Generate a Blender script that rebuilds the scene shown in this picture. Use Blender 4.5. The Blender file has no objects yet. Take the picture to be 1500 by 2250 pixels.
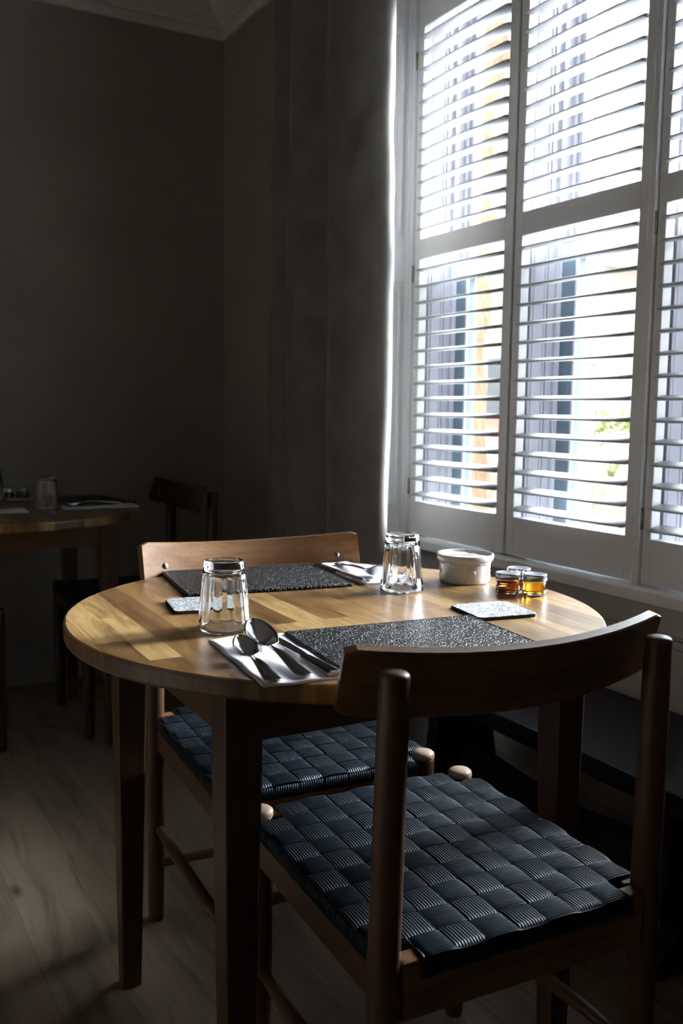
import bpy, bmesh, math, random
from mathutils import Vector, Matrix
random.seed(7)
R = math.radians
SC = bpy.context.scene
COL = SC.collection

# ------------------------------------------------------------------ camera
cam_d = bpy.data.cameras.new('camera')
cam = bpy.data.objects.new('camera', cam_d)
COL.objects.link(cam)
SC.camera = cam
cam_d.sensor_fit = 'VERTICAL'
cam_d.sensor_height = 36.0
cam_d.sensor_width = 24.0
cam_d.lens = 36.0 * 2042 / 2250
cam_d.clip_start = 0.02
yaw, pitch, roll = R(29.71), R(6.4), R(0.685)
fwd = Vector((math.sin(yaw) * math.cos(pitch), math.cos(yaw) * math.cos(pitch), -math.sin(pitch)))
r0 = Vector((math.cos(yaw), -math.sin(yaw), 0))
u0 = r0.cross(fwd)
rr = r0 * math.cos(roll) + u0 * math.sin(roll)
uu = u0 * math.cos(roll) - r0 * math.sin(roll)
cm = Matrix((rr, uu, -fwd)).transposed().to_4x4()
cm.translation = Vector((0, 0, 1.085))
cam.matrix_world = cm
cam_d.dof.use_dof = True
cam_d.dof.focus_distance = 1.45
cam_d.dof.aperture_fstop = 5.6

# ------------------------------------------------------------------ world, sun, exposure
W = bpy.data.worlds.new('overcast_sky')
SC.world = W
W.use_nodes = True
bg = W.node_tree.nodes['Background']
bg.inputs['Color'].default_value = (0.90, 0.945, 1.0, 1)
# thin cloud, plus a bright lobe added over the street to light the table
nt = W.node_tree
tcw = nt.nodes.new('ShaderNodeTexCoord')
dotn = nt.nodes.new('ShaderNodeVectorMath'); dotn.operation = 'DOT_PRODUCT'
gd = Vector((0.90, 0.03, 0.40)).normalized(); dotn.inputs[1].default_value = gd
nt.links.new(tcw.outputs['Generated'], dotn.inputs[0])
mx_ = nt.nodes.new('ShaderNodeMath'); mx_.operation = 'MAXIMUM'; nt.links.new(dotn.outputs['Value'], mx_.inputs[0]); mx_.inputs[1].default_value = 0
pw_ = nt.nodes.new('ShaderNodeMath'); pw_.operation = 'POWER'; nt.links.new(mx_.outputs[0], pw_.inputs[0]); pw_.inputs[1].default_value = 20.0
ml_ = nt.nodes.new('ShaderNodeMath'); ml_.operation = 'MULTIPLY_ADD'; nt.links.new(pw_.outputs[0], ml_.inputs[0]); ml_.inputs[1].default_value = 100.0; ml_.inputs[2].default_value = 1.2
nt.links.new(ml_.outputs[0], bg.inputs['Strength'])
sun_d = bpy.data.lights.new('sun', 'SUN')
sun_d.energy = 2.5
sun_d.angle = R(3)
sun_d.color = (1.0, 0.93, 0.82)
sun = bpy.data.objects.new('sun', sun_d)
COL.objects.link(sun)
sun.rotation_euler = Vector((0.75, 0.30, -0.85)).to_track_quat('-Z', 'Y').to_euler()   # comes over the roof, lights the street
SC.view_settings.view_transform = 'Standard'
SC.view_settings.look = 'None'
SC.view_settings.gamma = 1
SC.view_settings.use_curve_mapping = False
SC.view_settings.exposure = 2.15

# ------------------------------------------------------------------ helpers
class MB:
    def __init__(s):
        s.v = []; s.f = []; s.mi = []; s.sm = []
    def add(s, vs, fs, mi=0, smooth=False):
        o = len(s.v)
        s.v += [tuple(p) for p in vs]
        s.f += [tuple(i + o for i in f) for f in fs]
        s.mi += [mi] * len(fs); s.sm += [smooth] * len(fs)
        return s
    def box(s, a, b, mi=0, M=None):
        x0, y0, z0 = a; x1, y1, z1 = b
        vs = [Vector(p) for p in ((x0,y0,z0),(x1,y0,z0),(x1,y1,z0),(x0,y1,z0),(x0,y0,z1),(x1,y0,z1),(x1,y1,z1),(x0,y1,z1))]
        if M: vs = [M @ p for p in vs]
        return s.add(vs, [(0,3,2,1),(4,5,6,7),(0,1,5,4),(1,2,6,5),(2,3,7,6),(3,0,4,7)], mi)
    def prism(s, poly, fn, a, b, mi=0, smooth=False):
        """poly: 2D points; fn(p, t) -> 3D point at t=a / t=b"""
        n = len(poly)
        vs = [fn(p, a) for p in poly] + [fn(p, b) for p in poly]
        fs = [tuple(range(n))[::-1], tuple(range(n, 2 * n))]
        s.add(vs, fs, mi, False)
        return s.add(vs, [(i, (i+1) % n, (i+1) % n + n, i + n) for i in range(n)], mi, smooth)
    def lathe(s, prof, n=32, c=(0,0,0), mi=0, smooth=True, rf=None, close=False):
        """prof: list of (r, z); rf(r, z, ang) may reshape the radius"""
        vs = []; fs = []; m = len(prof)
        for (r, z) in prof:
            for k in range(n):
                a = 2 * math.pi * k / n
                q = rf(r, z, a) if rf else r
                vs.append((c[0] + q * math.cos(a), c[1] + q * math.sin(a), c[2] + z))
        for i in range(m - 1 + (1 if close else 0)):
            j = (i + 1) % m
            for k in range(n):
                l = (k + 1) % n
                fs.append((i*n+k, i*n+l, j*n+l, j*n+k))
        if not close:
            if prof[0][0] > 1e-6: fs.append(tuple(range(n))[::-1])
            if prof[-1][0] > 1e-6: fs.append(tuple(range((m-1)*n, m*n)))
        return s.add(vs, fs, mi, smooth)
    def tube(s, pts, rs, n=12, mi=0, cap=True):
        """round bar along points with radii"""
        pts = [Vector(p) for p in pts]
        if not isinstance(rs, (list, tuple)): rs = [rs] * len(pts)
        vs = []; fs = []; up = None
        for i, p in enumerate(pts):
            d = (pts[min(i+1, len(pts)-1)] - pts[max(i-1, 0)]).normalized()
            if up is None:
                up = Vector((0,0,1)) if abs(d.z) < .9 else Vector((1,0,0))
            x = d.cross(up).normalized(); y = x.cross(d).normalized(); up = y
            for k in range(n):
                a = 2 * math.pi * k / n
                vs.append(p + x * (rs[i] * math.cos(a)) + y * (rs[i] * math.sin(a)))
        for i in range(len(pts) - 1):
            for k in range(n):
                l = (k + 1) % n
                fs.append((i*n+k, i*n+l, (i+1)*n+l, (i+1)*n+k))
        if cap:
            fs.append(tuple(range(n))[::-1]); fs.append(tuple(range((len(pts)-1)*n, len(pts)*n)))
        return s.add(vs, fs, mi, True)
    def grid(s, nu, nv, fn, mi=0, smooth=True, wrap=False):
        vs = [fn(i / nu, j / nv) for i in range(nu + 1) for j in range(nv + 1)]
        fs = [(i*(nv+1)+j, (i+1)*(nv+1)+j, (i+1)*(nv+1)+j+1, i*(nv+1)+j+1) for i in range(nu) for j in range(nv)]
        return s.add(vs, fs, mi, smooth)
    def build(s, name, mats, parent=None, weld=False, bevel=0, seg=2, solid=0, sub=0, flip=False):
        me = bpy.data.meshes.new(name)
        me.from_pydata(s.v, [], s.f)
        if not isinstance(mats, (list, tuple)): mats = [mats]
        for m in mats: me.materials.append(m)
        me.polygons.foreach_set('material_index', s.mi)
        me.polygons.foreach_set('use_smooth', s.sm)
        bm = bmesh.new(); bm.from_mesh(me)
        bmesh.ops.remove_doubles(bm, verts=bm.verts, dist=1e-6)
        bmesh.ops.recalc_face_normals(bm, faces=bm.faces)
        bm.to_mesh(me); bm.free()
        me.update()
        o = bpy.data.objects.new(name, me)
        COL.objects.link(o)
        if parent: o.parent = parent
        if sub:
            m = o.modifiers.new('smooth', 'SUBSURF'); m.levels = sub; m.render_levels = sub
        if solid:
            m = o.modifiers.new('thick', 'SOLIDIFY'); m.thickness = solid; m.offset = 0
        if bevel:
            m = o.modifiers.new('edge', 'BEVEL'); m.width = bevel; m.segments = seg; m.limit_method = 'ANGLE'; m.angle_limit = R(40)
        return o

def tag(o, label, cat, group=None, kind=None):
    o['label'] = label; o['category'] = cat
    if group: o['group'] = group
    if kind: o['kind'] = kind
    return o
def thing(name, label, cat, loc=(0,0,0), rz=0, group=None):
    o = bpy.data.objects.new(name, None); COL.objects.link(o)
    o.empty_display_size = .05
    o.location = loc; o.rotation_euler = (0, 0, rz)
    return tag(o, label, cat, group)
def struct(o):
    o['kind'] = 'structure'; return o
def copy_tree(o, parent=None):
    c = o.copy(); COL.objects.link(c); c.parent = parent
    for ch in list(o.children): copy_tree(ch, c)
    return c
def place(o, loc, rz, label=None, group=None):
    o.location = loc; o.rotation_euler = (0, 0, rz)
    if label: o['label'] = label
    if group: o['group'] = group
    return o

# ------------------------------------------------------------------ materials
class NT:
    def __init__(s, name):
        s.m = bpy.data.materials.new(name); s.m.use_nodes = True
        s.t = s.m.node_tree; s.n = s.t.nodes; s.l = s.t.links
        s.b = s.n['Principled BSDF']; s.out = s.n['Material Output']
    def node(s, typ, **kw):
        n = s.n.new(typ)
        for k, v in kw.items():
            if k in n.inputs.keys(): n.inputs[k].default_value = v
            else: setattr(n, k, v)
        return n
    def link(s, a, b): s.l.new(a, b)
    def set(s, **kw):
        for k, v in kw.items():
            s.b.inputs[k.replace('_', ' ')].default_value = v
        return s
    def coords(s, scale=(1,1,1), rot=(0,0,0), loc=(0,0,0)):
        tc = s.node('ShaderNodeTexCoord'); mp = s.node('ShaderNodeMapping')
        mp.inputs['Scale'].default_value = scale; mp.inputs['Rotation'].default_value = rot; mp.inputs['Location'].default_value = loc
        s.link(tc.outputs['Object'], mp.inputs['Vector']); return mp.outputs['Vector']
    def noise(s, vec, scale, detail=4, rough=.5, dist=0):
        n = s.node('ShaderNodeTexNoise'); n.inputs['Scale'].default_value = scale; n.inputs['Detail'].default_value = detail
        n.inputs['Roughness'].default_value = rough; n.inputs['Distortion'].default_value = dist
        s.link(vec, n.inputs['Vector']); return n.outputs['Fac']
    def ramp(s, fac, stops):
        r = s.node('ShaderNodeValToRGB'); e = r.color_ramp.elements
        while len(e) < len(stops): e.new(.5)
        for k, (p, c) in enumerate(stops):
            e[k].position = p; e[k].color = tuple(c) + (1,) if len(c) == 3 else c
        s.link(fac, r.inputs['Fac']); return r.outputs['Color']
    def bump(s, h, strength=.3, dist=.002, prev=None):
        b = s.node('ShaderNodeBump'); b.inputs['Strength'].default_value = strength; b.inputs['Distance'].default_value = dist
        s.link(h, b.inputs['Height'])
        if prev: s.link(prev, b.inputs['Normal'])
        s.link(b.outputs['Normal'], s.b.inputs['Normal']); return b.outputs['Normal']
    def mix(s, a, b, fac, typ='MIX'):
        n = s.node('ShaderNodeMix', data_type='RGBA', blend_type=typ)
        for sock, v in ((n.inputs[6], a), (n.inputs[7], b), (n.inputs[0], fac)):
            if isinstance(v, (int, float)): sock.default_value = v
            elif isinstance(v, tuple): sock.default_value = v + (1,) if len(v) == 3 else v
            else: s.link(v, sock)
        return n.outputs[2]
    def math(s, op, a, b=0.0):
        n = s.node('ShaderNodeMath', operation=op)
        for sock, v in ((n.inputs[0], a), (n.inputs[1], b)):
            if isinstance(v, (int, float)): sock.default_value = v
            else: s.link(v, sock)
        return n.outputs[0]

def plain(name, col, rough=.5, metal=0, spec=.5, noise=0, nscale=30, bump=0, **kw):
    t = NT(name)
    t.set(Base_Color=tuple(col) + (1,), Roughness=rough, Metallic=metal)
    t.b.inputs['Specular IOR Level'].default_value = spec
    for k, v in kw.items(): t.b.inputs[k.replace('_', ' ')].default_value = v
    if noise or bump:
        v = t.coords(); f = t.noise(v, nscale, 5)
        if noise:
            c = t.ramp(f, [(.3, tuple(x * (1 - noise) for x in col)), (.7, tuple(min(1, x * (1 + noise)) for x in col))])
            t.link(c, t.b.inputs['Base Color'])
        if bump: t.bump(f, bump, .002)
    return t.m

def wood(name, dark, mid, light, axis='Z', rough=.42, scale=1.0):
    t = NT(name)
    st = {'X': (2.2, 26, 26), 'Y': (26, 2.2, 26), 'Z': (26, 26, 2.2)}[axis]
    v = t.coords(tuple(a * scale for a in st))
    f = t.noise(v, 1.4, 6, .6, .6)
    c = t.ramp(f, [(.25, dark), (.5, mid), (.75, light)])
    v2 = t.coords(tuple(a * scale * 6 for a in st))
    g = t.noise(v2, 2.0, 3)
    c2 = t.mix(c, tuple(x * .55 for x in dark), t.ramp(g, [(.55, (0,0,0)), (.8, (.6,.6,.6))]))
    t.link(c2, t.b.inputs['Base Color'])
    t.set(Roughness=rough)
    t.bump(g, .08, .001)
    return t.m

def staves_mat(name):
    t = NT(name)
    tc = t.node('ShaderNodeTexCoord')
    sp = t.node('ShaderNodeSeparateXYZ'); t.link(tc.outputs['Object'], sp.inputs[0])
    cb = t.node('ShaderNodeCombineXYZ')      # staves run along the local Y
    t.link(sp.outputs['Y'], cb.inputs['X']); t.link(sp.outputs['X'], cb.inputs['Y'])
    mp = t.node('ShaderNodeMapping'); mp.inputs['Location'].default_value = (.07, .013, 0); t.link(cb.outputs[0], mp.inputs['Vector'])
    br = t.node('ShaderNodeTexBrick')
    br.offset = .43; br.offset_frequency = 2; br.squash = 1
    for k, v in (('Color1', (0,0,0,1)), ('Color2', (1,1,1,1)), ('Mortar', (.5,.5,.5,1)), ('Scale', 1.0), ('Mortar Size', 0.0003), ('Mortar Smooth', 0.1), ('Bias', 0.0), ('Brick Width', .27), ('Row Height', .0455)):
        br.inputs[k].default_value = v
    t.link(mp.outputs[0], br.inputs['Vector'])
    rnd = br.outputs['Color']
    tone = t.ramp(rnd, [(.0, (.09, .040, .014)), (.2, (.23, .125, .042)), (.36, (.31, .185, .068)), (.48, (.13, .064, .022)), (.60, (.33, .20, .078)), (.75, (.185, .096, .032)), (.9, (.37, .24, .10)), (1.0, (.16, .078, .026))])
    # grain: stretched noise, shifted per stave
    cb2 = t.node('ShaderNodeCombineXYZ'); rs = t.node('ShaderNodeSeparateColor'); t.link(rnd, rs.inputs[0])
    sx = t.math('MULTIPLY', sp.outputs['X'], 42.0); sy = t.math('MULTIPLY', sp.outputs['Y'], 5.0)
    t.link(sx, cb2.inputs['X']); t.link(t.math('ADD', sy, t.math('MULTIPLY', rs.outputs[0], 37.0)), cb2.inputs['Y'])
    t.link(t.math('MULTIPLY', rs.outputs[0], 53.0), cb2.inputs['Z'])
    f = t.noise(cb2.outputs[0], 1.0, 5, .6, 1.2)
    c = t.mix(tone, t.mix(tone, (.38, .30, .22), 1.0, 'MULTIPLY'), t.ramp(f, [(.42, (.0,.0,.0)), (.68, (1,1,1))]))
    fine = t.node('ShaderNodeMapping'); fine.inputs['Scale'].default_value = (380, 60, 200); t.link(tc.outputs['Object'], fine.inputs['Vector'])
    g = t.noise(fine.outputs[0], 1.0, 3, .6)
    c = t.mix(c, (.10, .05, .02), t.ramp(g, [(.56, (0,0,0)), (.75, (.55,.55,.55))]))
    c = t.mix(c, (.10, .05, .02), t.math('MULTIPLY', br.outputs['Fac'], .45))
    t.link(c, t.b.inputs['Base Color'])
    t.set(Roughness=.3)
    t.b.inputs['Specular IOR Level'].default_value = .62
    rgh = t.ramp(f, [(.2, (.25,.25,.25)), (.8, (.38,.38,.38))]); t.link(rgh, t.b.inputs['Roughness'])
    t.bump(g, .10, .0006)
    return t.m

def floor_mat(name):
    t = NT(name)
    tc = t.node('ShaderNodeTexCoord'); sp = t.node('ShaderNodeSeparateXYZ'); t.link(tc.outputs['Object'], sp.inputs[0])
    cb = t.node('ShaderNodeCombineXYZ'); t.link(sp.outputs['Y'], cb.inputs['X']); t.link(sp.outputs['X'], cb.inputs['Y'])
    mp = t.node('ShaderNodeMapping'); mp.inputs['Location'].default_value = (.075, -.03, 0); t.link(cb.outputs[0], mp.inputs['Vector'])
    br = t.node('ShaderNodeTexBrick'); br.offset = .37
    for k, v in (('Color1', (0,0,0,1)), ('Color2', (1,1,1,1)), ('Mortar', (.4,.4,.4,1)), ('Scale', 1.0), ('Mortar Size', .0006), ('Bias', 0.0), ('Brick Width', 1.13), ('Row Height', .156)):
        br.inputs[k].default_value = v
    t.link(mp.outputs[0], br.inputs['Vector'])
    rs = t.node('ShaderNodeSeparateColor'); t.link(br.outputs['Color'], rs.inputs[0]); rnd = rs.outputs[0]
    tone = t.ramp(rnd, [(0, (.22, .165, .115)), (.35, (.30, .235, .16)), (.7, (.25, .19, .14)), (1, (.35, .28, .195))])
    # warped coordinates bend the grain around knots
    wob = t.node('ShaderNodeTexNoise'); wob.inputs['Scale'].default_value = 3.2; wob.inputs['Detail'].default_value = 2
    t.link(tc.outputs['Object'], wob.inputs['Vector'])
    cb2 = t.node('ShaderNodeCombineXYZ')
    sx = t.math('ADD', t.math('MULTIPLY', sp.outputs['X'], 30.0), t.math('MULTIPLY', wob.outputs['Fac'], 1.8))
    t.link(t.math('ADD', sx, t.math('MULTIPLY', rnd, 91.0)), cb2.inputs['X'])
    t.link(t.math('MULTIPLY', sp.outputs['Y'], 2.2), cb2.inputs['Y']); t.link(t.math('MULTIPLY', rnd, 33.0), cb2.inputs['Z'])
    f = t.noise(cb2.outputs[0], 1.0, 6, .62, .8)
    c = t.mix(tone, (.045, .030, .020), t.ramp(f, [(.44, (0,0,0)), (.56, (.25,.25,.25)), (.74, (.75,.75,.75))]))
    vo = t.node('ShaderNodeTexVoronoi'); vo.inputs['Scale'].default_value = 1.0; vo.inputs['Randomness'].default_value = 1.0
    km = t.node('ShaderNodeMapping'); km.inputs['Scale'].default_value = (7.5, 3.0, 1); t.link(tc.outputs['Object'], km.inputs['Vector']); t.link(km.outputs[0], vo.inputs['Vector'])
    c = t.mix(c, (.04, .03, .022), t.ramp(vo.outputs['Distance'], [(.03, (.9,.9,.9)), (.13, (0,0,0))]))
    c = t.mix(c, (.06, .045, .03), t.math('MULTIPLY', br.outputs['Fac'], .7))
    t.link(c, t.b.inputs['Base Color'])
    t.set(Roughness=.48); t.bump(f, .12, .001)
    return t.m

def web_mat(name, axis):
    t = NT(name)
    v = t.coords()
    w = t.node('ShaderNodeTexWave', wave_type='BANDS', bands_direction=axis, wave_profile='SIN')
    w.inputs['Scale'].default_value = 74.0; w.inputs['Distortion'].default_value = .25; w.inputs['Detail'].default_value = 0
    t.link(v, w.inputs['Vector'])
    c = t.ramp(w.outputs['Fac'], [(.2, (.001, .0028, .005)), (.8, (.0045, .011, .019))])
    t.link(c, t.b.inputs['Base Color'])
    t.set(Roughness=.42); t.b.inputs['Specular IOR Level'].default_value = .27; t.b.inputs['Specular Tint'].default_value = (.55, .78, 1.0, 1)
    t.bump(w.outputs['Fac'], .75, .0016)
    return t.m

def leather_mat(name):
    t = NT(name)
    v = t.coords()
    wn = t.node('ShaderNodeTexNoise'); wn.inputs['Scale'].default_value = 60; t.link(v, wn.inputs['Vector'])
    vm = t.node('ShaderNodeVectorMath', operation='MULTIPLY_ADD'); t.link(wn.outputs['Color'], vm.inputs[0]); vm.inputs[1].default_value = (.012, .012, 0); t.link(v, vm.inputs[2])
    vo = t.node('ShaderNodeTexVoronoi', feature='DISTANCE_TO_EDGE'); vo.inputs['Scale'].default_value = 190; t.link(vm.outputs[0], vo.inputs['Vector'])
    vo2 = t.noise(v, 300, 3)
    h = t.math('ADD', t.math('MINIMUM', t.math('MULTIPLY', vo.outputs['Distance'], 3.0), .6), t.math('MULTIPLY', vo2, .35))
    t.set(Base_Color=(.006, .006, .007, 1), Roughness=.40)
    t.b.inputs['Specular IOR Level'].default_value = .18
    t.bump(h, .8, .0022)
    return t.m

def coaster_mat(name):
    t = NT(name)
    v = t.coords()
    wn = t.node('ShaderNodeTexNoise'); wn.inputs['Scale'].default_value = 55; wn.inputs['Detail'].default_value = 2; t.link(v, wn.inputs['Vector'])
    vm = t.node('ShaderNodeVectorMath', operation='MULTIPLY_ADD'); t.link(wn.outputs['Color'], vm.inputs[0]); vm.inputs[1].default_value = (.03, .03, 0); t.link(v, vm.inputs[2])
    vo = t.node('ShaderNodeTexVoronoi', feature='DISTANCE_TO_EDGE'); vo.inputs['Scale'].default_value = 110; t.link(vm.outputs[0], vo.inputs['Vector'])
    w = t.node('ShaderNodeTexWave', wave_type='RINGS'); w.inputs['Scale'].default_value = 14; w.inputs['Distortion'].default_value = 16; w.inputs['Detail'].default_value = 3; w.inputs['Detail Scale'].default_value = 9
    t.link(v, w.inputs['Vector'])
    a = t.ramp(vo.outputs['Distance'], [(.08, (1,1,1)), (.14, (0,0,0))])
    b = t.ramp(w.outputs['Fac'], [(.18, (1,1,1)), (.32, (0,0,0))])
    f = t.mix(a, b, .5, 'SCREEN'); f = t.mix(a, b, 1.0, 'LIGHTEN')
    c = t.mix((.60, .61, .62), (.13, .14, .15), f)
    t.link(c, t.b.inputs['Base Color']); t.set(Roughness=.35)
    return t.m

def glass_mat(name, col=(1,1,1), rough=0.0, ior=1.5):
    t = NT(name)
    t.set(Base_Color=tuple(col) + (1,), Roughness=rough, IOR=ior)
    t.b.inputs['Transmission Weight'].default_value = 1.0
    return t.m

def pane_mat(name):
    t = NT(name)
    t.n.remove(t.b)
    tr = t.node('ShaderNodeBsdfTransparent'); tr.inputs['Color'].default_value = (.95, .97, .97, 1)
    gl = t.node('ShaderNodeBsdfGlossy'); gl.inputs['Roughness'].default_value = 0.0
    lw = t.node('ShaderNodeLayerWeight'); lw.inputs['Blend'].default_value = .5
    fr = t.math('ADD', t.math('MULTIPLY', t.math('POWER', lw.outputs['Facing'], 5.0), .9), .02)
    mx = t.node('ShaderNodeMixShader')
    t.link(fr, mx.inputs[0]); t.link(tr.outputs[0], mx.inputs[1]); t.link(gl.outputs[0], mx.inputs[2]); t.link(mx.outputs[0], t.out.inputs['Surface'])
    return t.m

def velvet_mat(name):
    t = NT(name)
    v = t.coords((1, 1, 1)); f = t.noise(v, 9, 4, .5, .4); g = t.noise(v, 240, 3)
    c = t.ramp(f, [(.3, (.15, .137, .124)), (.7, (.215, .197, .178))])
    t.link(c, t.b.inputs['Base Color'])
    t.set(Roughness=.72)
    t.b.inputs['Sheen Weight'].default_value = .35; t.b.inputs['Sheen Roughness'].default_value = .4
    n1 = t.bump(g, .25, .001)
    return t.m

def stone_mat(name, a, b, band):
    t = NT(name)
    v = t.coords((6, 6, 30) if band else (9, 9, 5))
    f = t.noise(v, 1.5, 6, .65, .6)
    c = t.ramp(f, [(.3, a), (.7, b)]); t.link(c, t.b.inputs['Base Color'])
    t.set(Roughness=.9); t.bump(f, .6, .01)
    return t.m

M = dict(
    wall=plain('wall_paint', (.30, .272, .232), .85, noise=.06, nscale=3, bump=.05, spec=.2),
    apron=plain('apron_paint', (.42, .42, .41), .5, noise=.03, nscale=4),
    ceiling=plain('ceiling_paint', (.28, .265, .24), .9, noise=.08, nscale=5),
    cornice=plain('cornice_paint', (.62, .61, .58), .6),
    skirt=plain('skirting_paint', (.26, .255, .25), .5),
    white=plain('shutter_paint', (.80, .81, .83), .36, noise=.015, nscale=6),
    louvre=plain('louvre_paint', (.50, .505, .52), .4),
    jamb=plain('jamb_paint', (.86, .88, .92), .4),
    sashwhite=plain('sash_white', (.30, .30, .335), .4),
    sashblue=plain('sash_blue_grey', (.075, .105, .13), .35, noise=.15, nscale=14),
    hinge=plain('hinge_metal', (.38, .34, .26), .35, .9),
    curtain=velvet_mat('velvet_curtain'),
    floor=floor_mat('floor_planks'),
    top=staves_mat('butcher_block'),
    tableZ=wood('table_leg_wood_shaded', (.035, .014, .006), (.065, .027, .011), (.10, .045, .019), 'Z', .42),  # darker than the rails: shade on the legs put into the colour
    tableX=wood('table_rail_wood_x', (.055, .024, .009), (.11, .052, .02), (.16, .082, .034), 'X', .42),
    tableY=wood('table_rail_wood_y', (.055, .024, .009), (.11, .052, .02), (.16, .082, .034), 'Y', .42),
    chairZ=wood('chair_leg_wood_shaded', (.055, .021, .008), (.095, .039, .015), (.14, .062, .025), 'Z', .4),  # same wood as the backrest, darkened to carry the shade on the legs
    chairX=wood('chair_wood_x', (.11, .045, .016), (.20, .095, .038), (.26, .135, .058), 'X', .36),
    chairY=wood('chair_wood_y_shaded', (.055, .021, .008), (.095, .039, .015), (.14, .062, .025), 'Y', .4),  # side rails and stretchers, shade likewise put into the wood colour
    knob=plain('pale_leg_end', (.50, .36, .26), .4),
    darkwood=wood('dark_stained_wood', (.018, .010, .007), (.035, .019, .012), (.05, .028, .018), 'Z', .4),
    webx=web_mat('webbing_ribs_x', 'X'), weby=web_mat('webbing_ribs_y', 'Y'),
    leather=leather_mat('black_leather'), stitch=plain('black_stitch', (.025, .025, .027), .5),
    coaster=coaster_mat('floral_print'), cork=plain('coaster_board', (.045, .018, .014), .6),
    napkin=plain('paper_napkin', (.66, .645, .69), .85, noise=.02, nscale=60, bump=.25),
    steel=plain('stainless_steel', (.62, .62, .64), .13, 1.0),
    steelblack=plain('polished_dark_steel', (.34, .34, .36), .16, 1.0),
    glass=glass_mat('clear_glass', (1, 1, 1), 0.0, 1.5),
    honeydark=glass_mat('amber_syrup', (.42, .07, .012), .04, 1.36),
    honeygold=glass_mat('golden_honey', (.98, .48, .03), .08, 1.36),
    honeyblack=plain('dark_jam', (.03, .008, .006), .2),
    lid=plain('jar_lid', (.55, .57, .60), .22, .85),
    ceramic=plain('glazed_ceramic', (.60, .57, .52), .22, noise=.04, nscale=20, Coat_Weight=.4),
    sachet=plain('sachet_paper', (.80, .81, .85), .6, noise=.05, nscale=90, Transmission_Weight=.15),
    black=plain('black_bench_paint', (.008, .008, .012), .45, noise=.2, nscale=40, bump=.05, spec=.25),
    screw=plain('screw_steel', (.35, .36, .38), .3, 1.0), hole=plain('screw_socket', (.01, .01, .01), .6),
    pane=pane_mat('window_glass'),
    sand=stone_mat('orange_sandstone', (.13, .072, .034), (.22, .135, .075), False),
    pink=stone_mat('pink_grey_stone', (.13, .108, .100), (.20, .172, .162), True),
    asphalt=plain('street', (.15, .145, .14), .9, noise=.1, nscale=2),
    render=plain('cream_render', (.40, .37, .31), .9, noise=.05, nscale=1.2),
    roof=plain('tan_roof_tiles', (.30, .25, .17), .9, noise=.2, nscale=6),
    darkglass=plain('dark_glazing', (.05, .06, .07), .1),
    carred=plain('red_car_paint', (.35, .03, .015), .25, Coat_Weight=.6),
    vanwhite=plain('white_van_paint', (.80, .81, .84), .3, Coat_Weight=.5),
    tyre=plain('tyre_rubber', (.02, .02, .02), .8),
    gardenwall=plain('garden_wall_stone', (.18, .165, .145), .9, noise=.2, nscale=9),
    leaf=plain('shrub_leaves', (.13, .15, .04), .6, noise=.35, nscale=14),
)

# ------------------------------------------------------------------ setting: room shell
WX, AX, SX = 1.52, 1.665, 1.65        # wall plane, apron plane, shutter front plane
BY = 3.67                             # back wall
CZ = 2.69
def sbox(name, a, b, m, parent=None, bevel=0):
    o = MB().box(a, b).build(name, m, parent, bevel=bevel)
    return o if parent else struct(o)

sbox('floor', (-2.6, -1.7, -.06), (1.70, BY + .1, 0), M['floor'])
sbox('ceiling', (-2.7, -1.8, CZ), (2.0, BY + .2, CZ + .1), M['ceiling'])
sbox('wall_back', (-2.7, BY, -.06), (2.0, BY + .12, CZ), M['wall'])
sbox('wall_left', (-2.7, -1.8, -.06), (-2.6, BY, CZ), M['wall'])
sbox('wall_front', (-2.6, -1.8, -.06), (2.0, -1.7, CZ), M['wall'])
WY1 = 2.547                           # far edge of the window recess
NY0 = 0.93                            # near edge of the window recess
w = MB()
w.box((WX, WY1, -.06), (2.0, BY, CZ))
w.box((WX, -1.7, -.06), (2.0, NY0, CZ))
w.box((WX, NY0, 2.36), (2.0, WY1, CZ))
struct(w.build('wall_right', M['wall']))
struct(MB().box((AX, NY0, -.06), (1.70, WY1, .66)).build('wall_right_apron', M['apron']))
# skirting boards
def skirt_prof(): return [(0, 0), (.018, 0), (.018, .13), (.012, .145), (.008, .16), (.003, .172), (0, .175)]
sk = MB().prism(skirt_prof(), lambda p, t: (t, BY - p[0], p[1]), -2.6, WX)
struct(sk.build('baseboard_back', M['skirt']))
sk = MB().prism(skirt_prof(), lambda p, t: (WX - p[0], t, p[1]), WY1, BY)
struct(sk.build('baseboard_right', M['skirt']))
sk = MB().prism(skirt_prof(), lambda p, t: (AX - p[0], t, p[1]), NY0, WY1 - .07)
struct(sk.build('baseboard_window', M['apron']))
# cornice run (mitred at the corner)
cp = [(0, 2.548), (.012, 2.548), (.016, 2.556), (.018, 2.578), (.014, 2.584), (.014, 2.589), (.026, 2.592), (.030, 2.600), (.050, 2.606),
      (.075, 2.622), (.092, 2.640), (.100, 2.655), (.112, 2.657), (.118, 2.668), (.150, 2.672), (.158, 2.69), (0, 2.69)]
n = len(cp)
c = MB()
vs = [(-2.6, BY - p[0], p[1]) for p in cp] + [(WX - p[0], BY - p[0], p[1]) for p in cp] + [(WX - p[0], -1.7, p[1]) for p in cp]
c.add(vs, [(i, (i+1) % n, (i+1) % n + n, i + n) for i in range(n)] + [(i + n, (i+1) % n + n, (i+1) % n + 2*n, i + 2*n) for i in range(n)])
struct(c.build('trim_1', M['cornice']))
# dado mouldings on the apron below the shutter ledge
md = MB()
for z0, z1, d in ((.548, .556, .014), (.556, .566, .008), (.566, .578, .018), (.578, .584, .010)):
    md.box((AX - d, NY0, z0), (AX + .002, WY1 - .09, z1))
struct(md.build('trim_2', M['apron'], bevel=.002))
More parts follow.
